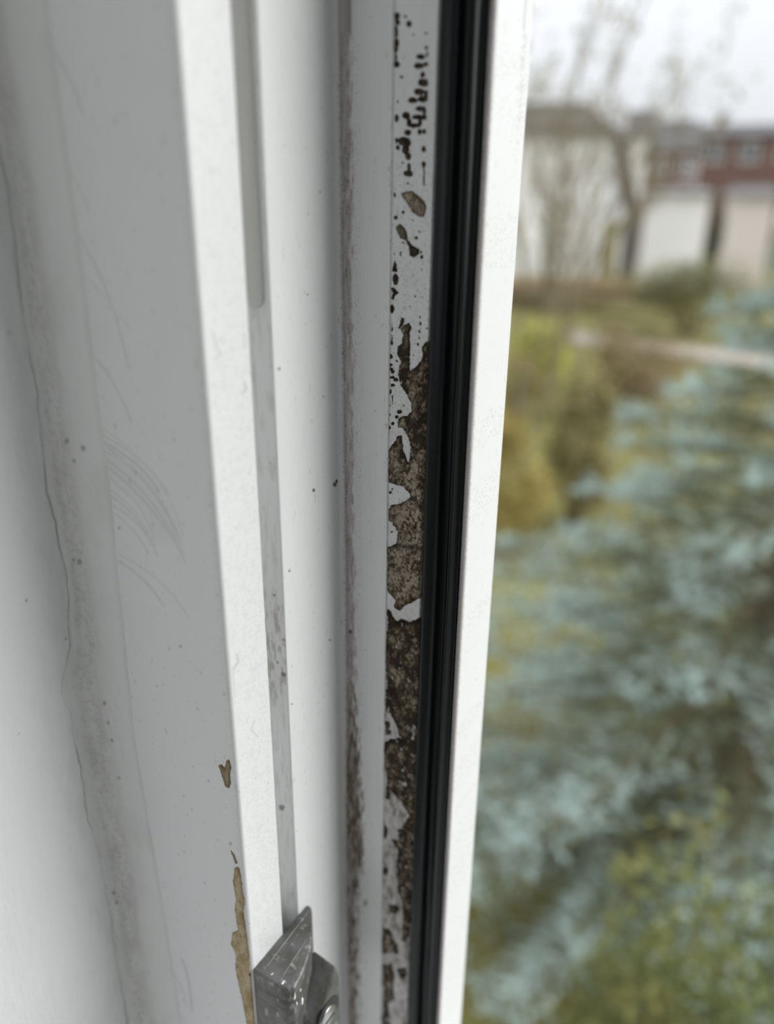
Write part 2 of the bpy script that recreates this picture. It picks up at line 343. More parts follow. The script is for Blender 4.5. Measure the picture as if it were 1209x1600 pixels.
# gasket
gp = [(-81.0, 154.6), (-81.0, 152.4)] + [(-80.3, 151.4), (-79.6, 149.6), (-79.1, 148.8)] + arc(-78.4, 149.0, .8, 200, 280, 4) + [(-76.6, 148.6), (-75.9, 149.1), (-75.6, 150.6), (-75.2, 151.6), (-73.6, 151.7), (-73.2, 150.6)] + arc(-72.75, 150.3, .45, 180, 360, 5) + [(-72.2, 151.6), (-71.5, 151.8), (-71.0, 152.0), (-70.9, 154.6)]
gp = np.array(gp)
def gasket_left():
    zs = np.concatenate([[ZB + 66], np.linspace(-313, 60, 160), [ZT - 66]])
    X = np.repeat(gp[None, :, 0], len(zs), 0).copy(); Y = np.repeat(gp[None, :, 1], len(zs), 0).copy()
    wob = (fbm(zs * .012 + 3, zs * 0 + 2, 2) - .5) * .5 + (fbm(zs * .08 + 3, zs * 0 + 2, 2) - .5) * .12
    proud = (Y < 152); X += proud * wob[:, None]
    Z = np.repeat(zs[:, None], X.shape[1], 1)
    Z[0] = ZB + gp[:, 0] + 146; Z[-1] = ZT - gp[:, 0] - 146
    return np_mesh('gasket', np.stack([X, Y, Z], -1).reshape(-1, 3) * mm, grid_faces(len(zs), X.shape[1])[:, ::-1], True)
gk = link('gasket', gasket_left(), M_RUB, win); tag(gk, 'black rubber gasket strip')
for wch in ('head', 'right', 'sill'): member('gasket', gp, wch, M_RUB, win)

# rounded plastic slide inside the groove, ending part-way down
zc = onY(408, 474, 120.6)[2]
b_ = MB(); outl = [(-105.6, 70), (-105.6, zc + 1)] + [(-103.6 + 2.0 * math.cos(a), zc + 1 + 2.0 * math.sin(a)) for a in np.linspace(math.pi, 2 * math.pi, 9)][1:-1] + [(-101.6, zc + 1), (-101.6, 70)]
n = len(outl)
b_.add([(x * mm, .1203, z * mm) for x, z in outl] + [(x * mm, .1212, z * mm) for x, z in outl], [tuple(range(n)), tuple(range(2 * n - 1, n - 1, -1))] + [(i, i + n, (i + 1) % n + n, (i + 1) % n) for i in range(n)])
M_SLIDE = mat('greyed_plastic', (.62, .61, .585), .5, spec=.3)
bevel(b_.build('groove_slide', M_SLIDE, win), .0003, 2)

# ------------------------------------------------------------------ crusts with their own outline
def crust(name, shapes, X0, X1, z0, z1, Yp, step, colour_fn, hgt, material, parent, label, wig=2.0, wsc=(1.0, 1.0), kind=None):
    """cells of a fine grid on the plane Y=Yp that lie inside the outlines, raised towards the room"""
    xs = np.arange(X0, X1, step); zs = np.arange(z0, z1, step * 1.15)
    GX, GZ = np.meshgrid(xs, zs); Pp = np.stack([GX, np.full_like(GX, Yp), GZ], -1); gx, gy = project(Pp * mm)
    nw = (fbm(GX * 1.7 * wsc[0], GZ * 1.3 * wsc[1], 4) - .5) * 2 + (fbm(GX * 4.2, GZ * 3.6, 3) - .5) * 2.6
    D = np.full(GX.shape, -1e9)
    for s_ in shapes:
        if s_[0] == 'p':
            pts = np.array(s_[1]); mnx, mny = pts.min(0) - 12; mxx, mxy = pts.max(0) + 12
            rows = np.where((gy.max(1) > mny) & (gy.min(1) < mxy))[0]
            if len(rows) == 0: continue
            sl = slice(rows[0], rows[-1] + 1)
            D[sl] = np.maximum(D[sl], poly_d(gx[sl], gy[sl], pts))
        else:
            _, x, y, rx, ry = s_
            rows = np.where((gy.max(1) > y - ry * 2 - 4) & (gy.min(1) < y + ry * 2 + 4))[0]
            if len(rows) == 0: continue
            sl = slice(rows[0], rows[-1] + 1)
            D[sl] = np.maximum(D[sl], (1 - np.hypot((gx[sl] - x) / rx, (gy[sl] - y) / ry)) * min(rx, ry))
    D = D + nw * wig
    colr, hole = colour_fn(D, gx, gy, GX, GZ)
    inside = (D > 0) & ~hole
    cell = inside[:-1, :-1] & inside[1:, :-1] & inside[:-1, 1:] & inside[1:, 1:]
    nr_, nc_ = GX.shape
    F_ = grid_faces(nr_, nc_)[cell.ravel()]
    H = hgt * (.35 + .65 * sstep(0, 3, D)) * (.5 + fbm(GX * 3.3, GZ * 3.3, 4))
    V_ = np.stack([GX, Yp - H, GZ], -1).reshape(-1, 3) * mm
    ca = np.concatenate([colr, np.ones(GX.shape + (1,))], -1).reshape(-1, 4)
    used, inv = np.unique(F_.ravel(), return_inverse=True)
    F2 = inv.reshape(-1, 4); V2 = V_[used]; C2 = ca[used]
    # skirt down to the plane so that the crust has an edge
    e = np.concatenate([F2[:, [0, 1]], F2[:, [1, 2]], F2[:, [2, 3]], F2[:, [3, 0]]])
    key = np.sort(e, 1); _, idx, cnt = np.unique(key[:, 0].astype(np.int64) * len(V2) + key[:, 1], return_index=True, return_counts=True)
    eb = e[idx[cnt == 1]]
    Vb = V2.copy(); Vb[:, 1] = (Yp + .05) * mm
    F3 = np.stack([eb[:, 0] , eb[:, 0] + len(V2), eb[:, 1] + len(V2), eb[:, 1]], 1)
    me_ = np_mesh(name, np.concatenate([V2, Vb]), np.concatenate([F2, F3]), True, np.concatenate([C2, C2]))
    o = link(name, me_, material, parent); tag(o, label, kind=kind); return o

def Z1(x, y): return (560 + x / 4.03, 0 + y / 4.03)
def Z2(x, y): return (560 + x / 4.03, 280 + y / 4.03)
def Z3(x, y): return (520 + x / 4.03, 520 + y / 4.03)
def Z4(x, y): return (520 + x / 4.03, 800 + y / 4.03)
def Z5(x, y): return (500 + x / 4.03, 1080 + y / 4.03)
def Z6(x, y): return (500 + x / 4.03, 1300 + y / 4.03)
def E(zf, x, y, rx, ry): p = zf(x, y); return ('e', p[0], p[1], rx / 4.03, ry / 4.03)
def PL(zf, *pts): return ('p', [zf(*p) for p in pts])

specks = [E(Z1, a[0], a[1], a[2] * 1.18 + 1, a[3] * 1.18 + 1) for a in [(243, 100, 18, 20), (318, 150, 15, 20), (297, 105, 9, 9), (247, 140, 14, 16), (238, 200, 9, 48), (240, 270, 15, 25), (236, 310, 10, 20), (240, 405, 18, 20), (236, 360, 7, 20), (272, 485, 9, 9), (427, 300, 10, 12), (432, 340, 5, 18),
    (392, 358, 24, 16), (380, 415, 28, 18), (425, 405, 12, 14), (405, 470, 14, 18), (400, 520, 22, 22), (425, 520, 12, 24), (382, 578, 30, 20), (405, 625, 28, 18), (425, 600, 12, 30), (342, 632, 27, 17), (388, 685, 25, 16), (415, 700, 10, 30), (372, 738, 34, 15), (412, 740, 18, 14), (300, 728, 22, 22), (318, 770, 14, 26), (352, 790, 38, 14), (388, 770, 12, 18),
    (385, 830, 12, 17), (413, 828, 12, 14), (310, 835, 20, 18), (285, 890, 32, 26), (308, 900, 20, 26), (297, 945, 20, 24), (313, 985, 16, 22), (240, 885, 9, 16), (247, 930, 12, 16), (240, 745, 13, 22), (247, 640, 7, 8), (410, 940, 12, 18), (318, 1055, 10, 26), (313, 1092, 26, 18), (312, 1155, 6, 8), (410, 1035, 11, 18), (412, 1100, 4, 70), (345, 220, 7, 7), (425, 210, 9, 6), (280, 1025, 6, 6)]]
specks += [E(Z2, *a) for a in [(228, 100, 8, 18), (282, 207, 11, 13), (235, 243, 14, 15), (365, 370, 14, 11), (345, 258, 6, 7), (382, 330, 6, 8), (395, 460, 9, 12), (398, 490, 10, 18), (397, 570, 6, 10), (225, 470, 6, 10), (265, 470, 6, 18), (282, 400, 12, 8),
    (358, 738, 7, 9), (324, 800, 4, 5), (405, 742, 5, 6), (388, 870, 5, 10), (390, 910, 8, 14), (385, 960, 8, 12), (383, 1000, 7, 9), (375, 1040, 8, 10), (345, 1110, 5, 5), (360, 690, 4, 8), (212, 915, 6, 8), (212, 940, 7, 16), (210, 985, 5, 8), (208, 1030, 11, 17), (202, 1115, 15, 16), (240, 1143, 7, 8), (200, 1170, 12, 14), (205, 1195, 14, 12), (430, 940, 5, 8)]]
specks += [E(Z3, *a) for a in [(372, 35, 7, 9), (370, 68, 10, 12), (363, 155, 16, 12), (403, 178, 8, 8), (365, 200, 14, 10), (378, 245, 11, 13), (355, 225, 8, 14), (372, 280, 20, 10), (398, 295, 18, 14), (378, 330, 16, 12), (362, 372, 10, 20), (420, 497, 19, 16), (403, 530, 13, 13), (378, 572, 12, 14), (353, 597, 14, 16), (355, 515, 11, 9), (355, 460, 10, 6), (446, 458, 6, 7), (418, 455, 4, 5), (375, 415, 4, 40), (362, 1005, 12, 10), (375, 985, 6, 8), (345, 690, 4, 20)]]
specks += [E(Z4, *a) for a in [(340, 120, 8, 8), (372, 125, 10, 7), (338, 180, 9, 8), (385, 75, 10, 14)]]
specks += [E(Z5, *a) for a in [(405, 885, 20, 46), (405, 1130, 27, 24), (395, 800, 10, 30)]]
oval = [PL(Z2, (268, 88), (300, 78), (335, 72), (372, 100), (415, 138), (430, 178), (412, 240), (375, 236), (338, 208), (318, 165), (278, 120))]
hour = [PL(Z2, (233, 300), (262, 278), (298, 312), (314, 382), (340, 418), (382, 440), (384, 470), (350, 498), (322, 480), (318, 432), (300, 390), (262, 372), (244, 335))]
drips = [PL(Z2, (226, 508), (243, 535), (245, 585), (210, 582)), E(Z2, 234, 630, 20, 38), PL(Z2, (196, 685), (222, 680), (258, 715), (228, 740), (222, 762), (205, 755), (215, 712)), E(Z2, 210, 815, 17, 30), PL(Z2, (268, 868), (292, 880), (285, 915), (258, 945), (250, 935), (262, 900))]
big = [PL(Z3, (425, -25), (450, -55), (480, -62), (497, -30), (482, 0), (490, 70), (487, 150), (487, 238), (530, 205), (562, 160), (560, 90), (585, 52), (640, 40), (640, 1190), (352, 1190), (350, 1120), (365, 1082), (430, 1075), (490, 1032), (470, 1000), (440, 968), (385, 955), (348, 940), (348, 870), (352, 800), (345, 740), (385, 690), (410, 648), (435, 648), (445, 740), (475, 815), (492, 720), (470, 650), (440, 602), (405, 592), (410, 545), (430, 522), (470, 522), (495, 490), (492, 440), (462, 385), (428, 335), (410, 262), (415, 220), (430, 185), (402, 130), (410, 85), (438, 60), (440, 10)),
       PL(Z4, (350, -20), (355, 50), (385, 80), (408, 130), (398, 200), (332, 225), (345, 330), (335, 420), (342, 498), (395, 555), (385, 600), (422, 625), (450, 592), (500, 570), (600, 515), (600, -20))]
low = [PL(Z4, (340, 612), (360, 612), (380, 655), (410, 690), (425, 665), (480, 690), (545, 662), (562, 662), (562, 1250), (332, 1250), (342, 1100), (330, 900), (338, 780), (345, 690)),
       PL(Z5, (412, -20), (412, 120), (440, 140), (480, 210), (500, 290), (445, 300), (405, 318), (392, 370), (398, 470), (418, 500), (420, 600), (455, 640), (505, 690), (560, 780), (520, 850), (535, 900), (480, 930), (440, 930), (490, 1000), (520, 1080), (480, 1150), (500, 1260), (640, 1260), (640, -20)),
       PL(Z5, (410, 180), (440, 190), (445, 270), (418, 280)), PL(Z5, (415, 590), (440, 600), (440, 680), (412, 680)),
       PL(Z6, (488, -20), (490, 120), (480, 200), (500, 290), (480, 370), (515, 420), (520, 560), (515, 680), (545, 700), (560, 640), (600, 420), (620, -20)),
       PL(Z6, (430, 462), (480, 455), (500, 485), (480, 520), (430, 500)), PL(Z6, (390, 590), (440, 620), (470, 690), (500, 730), (490, 770), (440, 760), (400, 770), (385, 690)),
       PL(Z6, (395, 830), (450, 830), (470, 900), (460, 1000), (470, 1060), (430, 1080), (440, 1180), (450, 1300), (390, 1300), (400, 1000)), PL(Z6, (480, 860), (545, 850), (545, 910), (510, 930))]

DARK = np.array((.030, .023, .017)); BROWN = np.array((.235, .185, .125)); BEIGE = np.array((.50, .43, .335)); WHITE = np.array((.72, .70, .66))
def mixc(a, b, t): return a * (1 - t[..., None]) + b * t[..., None]
def col_patch(D, gx, gy, GX, GZ):
    na = fbm(GX * .55, GZ * .42, 4); nb = fbm(GX * 1.9 + 5, GZ * 1.5, 4); ncc = fbm(GX * 2.0 + 50, GZ * 1.6 + 9, 2); nd = fbm(GX * .30 + 9, GZ * .20 + 4, 3); nf = fbm(GX * 5 + 3, GZ * 5, 2)
    light = np.interp(gy, [290, 520, 560, 700, 775, 850, 925, 955, 1060, 1100, 1300, 1592], [.55, .5, .25, .45, .8, .85, .9, .22, .3, .18, .35, .5])
    tone = np.clip((na - .5) * 2.2 + (nb - .5) * 1.6 + (light - .5) * 1.1 + .45, 0, 1)
    c = mixc(np.broadcast_to(DARK * 2.2, GX.shape + (3,)), BROWN, sstep(.05, .40, tone)); c = mixc(c, BEIGE, sstep(.45, .95, tone))
    c = mixc(c, DARK, np.clip(np.exp(-np.maximum(D, 0) / 3.0) * (.85 + .6 * sstep(.3, .6, nb)), 0, .97))
    gk_ = 688 - .0316 * (gy - 8) - gx
    c = mixc(c, DARK, sstep(9, 1, gk_ + (nb - .5) * 14) * np.interp(gy, [500, 700, 930, 1000], [.75, .75, .75, .2]))
    c = mixc(c, DARK, sstep(.03, .006, np.abs(nd - .5)) * sstep(.35, .55, nb) * .8)
    c = mixc(c, DARK * 1.2, sstep(.61, .69, ncc) * .85)
    c = mixc(c, DARK * 1.2, sstep(.60, .68, nf) * .45)
    bands = np.exp(-((gy - 968 - (nb - .5) * 14) / 7.0) ** 2) * (gx > 620) + np.exp(-((gy - 852 - (gx - 630) * .12 - (nb - .5) * 10) / 5.0) ** 2) * .8 + np.exp(-((gy - 1157 - (nb - .5) * 10) / 6.0) ** 2) * (gx < 635)
    bands = bands + np.exp(-np.hypot((gx - 612) / 9, (gy - 1078) / 12) ** 2) + .9 * np.exp(-np.hypot((gx - 655) / 8, (gy - 640) / 30) ** 2) + .9 * np.exp(-np.hypot((gx - 634) / 6, (gy - 1346) / 8) ** 2)
    c = mixc(c, DARK, np.clip(bands, 0, .95))
    thr = np.interp(gy, [500, 950, 1000, 1060, 1250, 1300, 1592], [.83, .83, .76, .72, .72, .68, .66])
    hole = (D > .6) & (fbm(GX * 1.0 + 31, GZ * .7, 4) > thr)
    return c, hole
def col_speck(D, gx, gy, GX, GZ):
    nb = fbm(GX * 3.2 + 5, GZ * 2.6, 4)
    c = mixc(np.broadcast_to(DARK * 1.1, GX.shape + (3,)), BROWN * .8, sstep(.45, .7, nb) * .5); return c, np.zeros(GX.shape, bool)
def col_blob(D, gx, gy, GX, GZ):
    nb = fbm(GX * 2.6 + 5, GZ * 2.2, 4)
    c = mixc(np.broadcast_to(BROWN, GX.shape + (3,)), BEIGE, sstep(.35, .6, nb)); c = mixc(c, DARK, np.clip(np.exp(-np.maximum(D, 0) / 2.8) * 1.1, 0, .95)); c = mixc(c, DARK, sstep(.62, .72, fbm(GX * 3 + 8, GZ * 3, 3)) * .7)
    return c, np.zeros(GX.shape, bool)
def col_hour(D, gx, gy, GX, GZ):
    c, h = col_blob(D, gx, gy, GX, GZ); return mixc(c, DARK, np.clip(.45 + .4 * sstep(370, 385, gy), 0, .9)), h
zof = lambda y, x=640: onY(x, y, 152.0)[2]
crust('mould_specks', specks, -91.6, -80.6, zof(1420), zof(-5), 152.0, .11, col_speck, .16, M_MOULD, win, 'scattered black mould specks', wig=.55, kind='stuff')
crust('mould_patch', oval, -91.6, -80.6, zof(350), zof(290), 152.0, .10, col_blob, .3, M_MOULD, win, 'oval brown mould patch', wig=.7)
crust('mould_patch', hour, -91.6, -80.6, zof(412), zof(342), 152.0, .10, col_hour, .3, M_MOULD, win, 'hourglass shaped dark mould patch', wig=.7)
crust('mould_patch', drips, -91.9, -80.6, zof(530), zof(400), 152.0, .10, col_speck, .22, M_MOULD, win, 'chain of black mould blobs', wig=.7)
crust('mould_patch', big, -92.0, -80.6, zof(968), zof(496), 152.0, .13, col_patch, .32, M_MOULD, win, 'large speckled brown mould patch', wig=1.0)
crust('mould_patch', low, -92.4, -80.6, zof(1650, 620), zof(945), 152.0, .16, col_patch, .35, M_MOULD, win, 'long dark brown mould patch', wig=1.4)

# brown adhesive left on the room-side face
def G3(x, y): return (x / 2.687, 1050 + y / 2.687)
def col_glue(D, gx, gy, GX, GZ):
    nb = fbm(GX * 1.6, GZ * 1.2, 4); n_c = fbm(GX * 2.4 + 40, GZ * 2.4, 3)
    c = mixc(np.broadcast_to(np.array((.44, .34, .18)), GX.shape + (3,)), np.array((.62, .52, .36)), sstep(.3, .7, fbm(GX * .6, GZ * .4, 4))); c = mixc(c, np.array((.22, .15, .07)), np.clip(np.exp(-np.maximum(D, 0) / 1.6) * .8, 0, .8))
    c = mixc(c, np.array((.14, .09, .05)), sstep(.70, .76, n_c) * .9); return c, np.zeros(GX.shape, bool)
def col_glue_d(D, gx, gy, GX, GZ):
    c, h = col_glue(D, gx, gy, GX, GZ); return c * .62, h
crust('adhesive_residue', [PL(G3, (985, 820), (1000, 815), (1012, 850), (1022, 940), (1032, 960), (1022, 1000), (1036, 1100), (1048, 1200), (1062, 1260), (1076, 1300), (1082, 1480), (1080, 1640), (1052, 1640), (1035, 1470), (1018, 1380), (1000, 1300), (988, 1235), (992, 1190), (970, 1140), (975, 1095), (1000, 1080), (985, 1000), (990, 950), (978, 880)), PL(G3, (965, 742), (985, 765), (998, 800), (990, 810), (978, 780))],
      -112, -100.6, onY(395, 1680, 101.5)[2], onY(360, 1300, 101.5)[2], 101.5, .14, col_glue, .35, M_GLUE, win, 'brown dried adhesive on frame edge', wig=.8)
crust('adhesive_residue', [PL(G3, (917, 392), (930, 385), (945, 402), (950, 372), (962, 365), (968, 385), (972, 400), (966, 430), (970, 470), (962, 488), (945, 482), (938, 455), (930, 430))],
      -112, -100.6, onY(395, 1250, 101.5)[2], onY(360, 1160, 101.5)[2], 101.5, .14, col_glue_d, .3, M_GLUE, win, 'small brown adhesive fleck', wig=.4)

# ------------------------------------------------------------------ sealant bead and plaster reveal
crack = [(-40, 40), (5, 250), (14, 300), (27, 400), (39, 522), (52, 580), (60, 630), (69, 708), (76, 768), (91, 835), (106, 902), (108, 960), (110, 1010), (102, 1047), (97.5, 1069), (100, 1095), (110, 1113), (123, 1180), (132, 1236), (138, 1281), (149, 1307), (158, 1350), (167, 1392), (176, 1450), (182, 1497), (199, 1590), (210, 1650)]
bead3 = [(100, 8), (118, 300), (140, 500), (160, 671), (175, 779), (182, 872), (197, 1021), (212, 1162), (234, 1292), (260, 1441), (283, 1590), (292, 1650)]
def zmap(pts, plane, val):
    q = np.array([(onX if plane == 'X' else onY)(x, y, val) for x, y in pts]); i = np.argsort(q[:, 2]); return q[i]
qc = zmap(crack, 'X', XW); qb = zmap(bead3, 'Y', 101.5)
zw = np.arange(-420, 70, .42); zw = np.concatenate([[ZB], zw[zw > ZB + 1], [120, ZT]])
zj = zw * .9 + 3
Ycr = np.interp(zw, qc[:, 2], qc[:, 1]); Ycr = np.clip(Ycr, 91.0, 99.0) + (fbm(zw * .35, zw * 0 + 1, 3) - .5) * .9
Xbd = np.interp(zw, qb[:, 2], qb[:, 0]); Xbd = np.clip(Xbd, -136, -129.5)
Xbd = np.convolve(np.pad(Xbd, 12, 'edge'), np.ones(25) / 25, 'valid')
nt_ = 64; tt = np.linspace(0, 1, nt_)
n_r = len(zw)
BX = np.zeros((n_r, nt_)); BY = np.zeros((n_r, nt_))
x0, y0 = np.full(n_r, XW - .3), Ycr; x2, y2 = Xbd, np.full(n_r, 101.47)
x1, y1 = XW + 2.6 + 0 * Ycr, 100.9 + 0 * Ycr
for k, t in enumerate(tt):
    BX[:, k] = (1 - t) ** 2 * x0 + 2 * t * (1 - t) * x1 + t * t * x2; BY[:, k] = (1 - t) ** 2 * y0 + 2 * t * (1 - t) * y1 + t * t * y2
ZZ = np.repeat(zw[:, None], nt_, 1); TT = np.repeat(tt[None], n_r, 0)
lump = (fbm(TT * 4, ZZ * .06, 4) - .5) * 1.1 + (fbm(TT * 9, ZZ * .4 + 4, 3) - .5) * .25
lump *= sstep(0, .1, TT) * sstep(.95, .6, TT)
lump += .12 * sstep(.0, .04, TT) * sstep(.14, .05, TT)                         # proud lip at the wall side
BX += lump * .6; BY -= lump * .7
bp_ = np.stack([BX, BY, ZZ], -1); bx_, by_ = project(bp_ * mm)
DCb = np.zeros(bp_.shape[:2] + (4,)); DC = DCb
nA = fbm(TT * 6, ZZ * .12, 5); nB = fbm(TT * 20, ZZ * 1.2, 3); nC = fbm(TT * 2 + 4, ZZ * .05, 3)
paint(sstep(.08, .2, TT) * sstep(.62, .45, TT + (nA - .5) * .25) * np.clip(.08 + .8 * (nA - .3), 0, .5), (.52, .51, .48))
paint(sstep(.10, .18, TT) * sstep(.5, .35, TT + (nA - .5) * .3) * sstep(.50, .75, nB) * .22, (.34, .33, .31))
paint(sstep(.5, .8, nC) * .15, (.5, .49, .46))
paint(sstep(.04, .01, TT) * .25, (.3, .29, .28))
for (x, y, r) in [(124, 878, 4), (115, 875, 2.5), (163, 1098, 3), (169, 1130, 2.5), (175, 1157, 2.5), (186, 1215, 2), (130, 700, 4), (104, 690, 4), (182, 1410, 3), (178, 1395, 3), (116, 720, 3)]:
    paint(sstep(r + 2, r - 1, np.hypot((bx_ - x) * 1.3, by_ - y) + (nB - .5) * 4) * .6, (.22, .21, .20))
paint(sstep(.90, .985, TT) * .16 * (.4 + nA), (.42, .41, .39))
me = np_mesh('sealant_bead', (bp_ * mm).reshape(-1, 3), grid_faces(n_r, nt_)[:, ::-1], True, DCb.reshape(-1, 4))
sb = link('sealant_bead', me, M_CAULK, win); tag(sb, 'grimy white sealant bead with hairline crack')

ys = np.concatenate([[-60, -20, 20, 45], np.arange(55, 103.0, .3)])
WYy, WZ = np.meshgrid(ys, zw); WX = np.full_like(WYy, XW)
cr = WYy - Ycr[:, None]
und = (fbm(WYy * .05, WZ * .03, 4) - .5) * .9 + (fbm(WYy * .6, WZ * .25, 3) - .5) * .12
WX = WX + und * sstep(30, 60, WYy)
WX -= .3 * np.exp(-(cr / .2) ** 2)
wp = np.stack([WX, WYy, WZ], -1); wx_, wy_ = project(wp * mm)
DCw = np.zeros(wp.shape[:2] + (4,)); DC = DCw
nA = fbm(WYy * .5, WZ * .15, 4)
paint(sstep(.34, .08, np.abs(cr + .12)) * np.interp(wy_, [300, 700, 1000, 1590], [.3, .45, .7, .5]) * sstep(.30, .55, fbm(WYy * 0 + 3, WZ * .06, 3)) * (.5 + .7 * nA), (.16, .155, .15))
paint(sstep(.5, 2.5, cr) * .3, (.4, .39, .37))
paint(sstep(-14, -1, cr) * sstep(.40, .7, nA) * .12, (.5, .49, .47))
for (x, y, r) in [(41, 938, 2.5), (29, 1147, 1.5), (103, 998, 2), (14, 520, 2)]:
    paint(sstep(r + 1, r - 1, np.hypot(wx_ - x, wy_ - y)) * .6, (.25, .24, .23))
wall_l = empty('wall_left'); tag(wall_l, 'white painted plaster window reveal', kind='structure')
link('plaster_reveal', np_mesh('plaster_reveal', (wp * mm).reshape(-1, 3), grid_faces(*WYy.shape), True, DCw.reshape(-1, 4)), M_PLAST, wall_l)

# ------------------------------------------------------------------ room shell
FZ, CZ = -1.40, 1.05
b_ = MB(); b_.box((-2.0, -.06, FZ), (-.1462, .27, CZ)); b_.build('wall_slab', M_WALL, wall_l)
b_ = MB(); b_.box((.9002, -.06, FZ), (2.2, .27, CZ)); tag(b_.build('wall_right', M_WALL), kind='structure')
b_ = MB(); b_.box((-.1462, -.06, .6202), (.9002, .27, CZ)); tag(b_.build('wall_above_window', M_WALL), kind='structure')
b_ = MB(); b_.box((-.1462, -.06, FZ), (.9002, .27, -.4402)); tag(b_.build('wall_below_window', M_WALL), kind='structure')
b_ = MB(); b_.box((-.1445, -.11, -.4398), (.8998, .1012, -.410)); tag(bevel(b_.build('trim_1', M_BOARD), .004, 3), 'white inner window board', kind='structure')
b_ = MB(); b_.box((-2.0, -3.5, FZ - .1), (2.2, .27, FZ)); tag(b_.build('floor', M_FLOOR), kind='structure')
b_ = MB(); b_.box((-2.0, -3.5, CZ), (2.2, .27, CZ + .1)); tag(b_.build('ceiling', M_WALL), kind='structure')
b_ = MB(); b_.box((-2.1, -3.5, FZ), (-2.0, .27, CZ)); tag(b_.build('wall_side_left', M_WALL), kind='structure')
b_ = MB(); b_.box((2.2, -3.5, FZ), (2.3, .27, CZ)); tag(b_.build('wall_side_right', M_WALL), kind='structure')
b_ = MB()
b_.box((-2.0, -3.6, FZ), (-.35, -3.5, CZ)); b_.box((1.35, -3.6, FZ), (2.2, -3.5, CZ)); b_.box((-.35, -3.6, FZ), (1.35, -3.5, -.55)); b_.box((-.35, -3.6, .75), (1.35, -3.5, CZ))
tag(b_.build('wall_back', M_WALL), kind='structure')

# ------------------------------------------------------------------ metal lock keep
keep = tag(empty('lock_keep', (-.1, .102, -.2)), 'grey cast metal lock keep screwed into the frame groove', 'lock keep')
def K(*p): return tuple(Vector((p[0] + 100, p[1] - 102, p[2] + 200)) * mm)
z0 = -186.0
top = [(-100.2, 101.7), (-90.2, 101.7), (-87.6, 103.2), (-88.6, 108.2), (-90.6, 114.4), (-97.0, 123.4), (-98.6, 125.2), (-100.2, 125.2)]
hull('striker_body', [K(x, y, z0) for x, y in top] + [K(x, y, -226) for x, y in top], M_ZINC, keep, .0007)
hull('screw_lug', [K(-92.5, 117.8, -191.5), K(-85.4, 117.8, -192.5), K(-84.6, 116.8, -195.0), K(-84.6, 108.0, -204.0), K(-92.5, 106.5, -200.0), K(-92.5, 106.5, -226), K(-84.6, 106.5, -226), K(-84.6, 119.0, -226), K(-92.5, 119.0, -226), K(-84.6, 118.4, -197.0), K(-92.5, 119.0, -197)], M_ZINC, keep, .0009)
def disc_x(name, cx_, cy_, cz_, r, x0_, x1_, matr, parent, n=24, rz=1.0):
    b = MB(); pts = []
    for x in (x0_, x1_):
        for k in range(n):
            a = 2 * math.pi * k / n; pts.append(K(x, cy_ + r * math.cos(a), cz_ + r * rz * math.sin(a)))
    b.add(pts, [tuple(range(n - 1, -1, -1)), tuple(range(n, 2 * n))] + [(k, (k + 1) % n, (k + 1) % n + n, k + n) for k in range(n)])
    return b.build(name, matr, parent)
M_DARKM = mat('dark_recess_metal', (.03, .03, .032), .5, metal=.3)
disc_x('screw_recess', 0, 112.9, -205.2, 5.0, -85.2, -84.35, M_DARKM, keep)
sw = bevel(disc_x('screw', 0, 112.3, -206.0, 3.8, -85.2, -83.9, M_STEEL, keep), .0003, 2); tag(sw, 'bright steel screw head')
b_ = MB(); b_.box(K(-84.2, 110.1, -206.8), K(-83.85, 114.9, -205.8)); b_.build('screw_slot', M_DARKM, sw)

# ribs cast into the keep's top and chips of white paint on its edge
for (xa, ya, xb, yb_, h_) in [(-97.6, 103.5, -98.4, 124.2, .3), (-92.4, 104.5, -93.6, 116.5, .2)]:
    hull('cast_rib', [K(xa - .5, ya, z0 - .3), K(xa + .5, ya, z0 - .3), K(xb - .5, yb_, z0 - .3), K(xb + .5, yb_, z0 - .3), K(xa, ya, z0 + h_), K(xb, yb_, z0 + h_)], M_ZINC, keep, .00025)
M_CHIP = mat('white_paint_chip', (.85, .85, .83), .5)
for (x, y, z, a, c) in [(-87.55, 103.3, -188.6, .5, 1.5), (-87.5, 103.6, -191.8, .35, .9), (-91.0, 103.0, -185.9, .6, .3), (-86.9, 105.2, -192.5, .4, 1.2), (-87.9, 105.8, -189.5, .3, .5), (-95.0, 103.2, -185.9, .5, .3)]:
    hull('paint_chip', [K(x + random.uniform(-.3, .3), y + random.uniform(-1, 1) * a, z + random.uniform(-1, 1) * c) for _ in range(12)], M_CHIP, keep)

# ================================================================== the garden and street outside
GZ_ = -4.2
b_ = MB(); b_.box((-2.0, .0, GZ_ - .1), (2.2, .27, FZ - .1)); b_.build('outer_wall_slab', mat('render_wall', (.6, .58, .54), .9), wall_l)
M_LAWN = mat('rough_lawn', (.15, .145, .045), .95, spec=.1, var=.5, vscale=.9, col2=(.10, .085, .04), bump=.5, bscale=14)
xs = np.linspace(-120, 90, 90); ys = np.concatenate([np.linspace(.28, 12, 40), np.linspace(12.6, 160, 80)])
gx, gy = np.meshgrid(xs, ys); gz = GZ_ + (fbm(gx * .35 + 40, gy * .35, 3) - .5) * .25 * sstep(1, 5, gy)
lawn = link('lawn', np_mesh('lawn', np.stack([gx, gy, gz], -1).reshape(-1, 3), grid_faces(*gx.shape), True), M_LAWN); tag(lawn, 'rough olive green lawn of the garden', kind='structure')

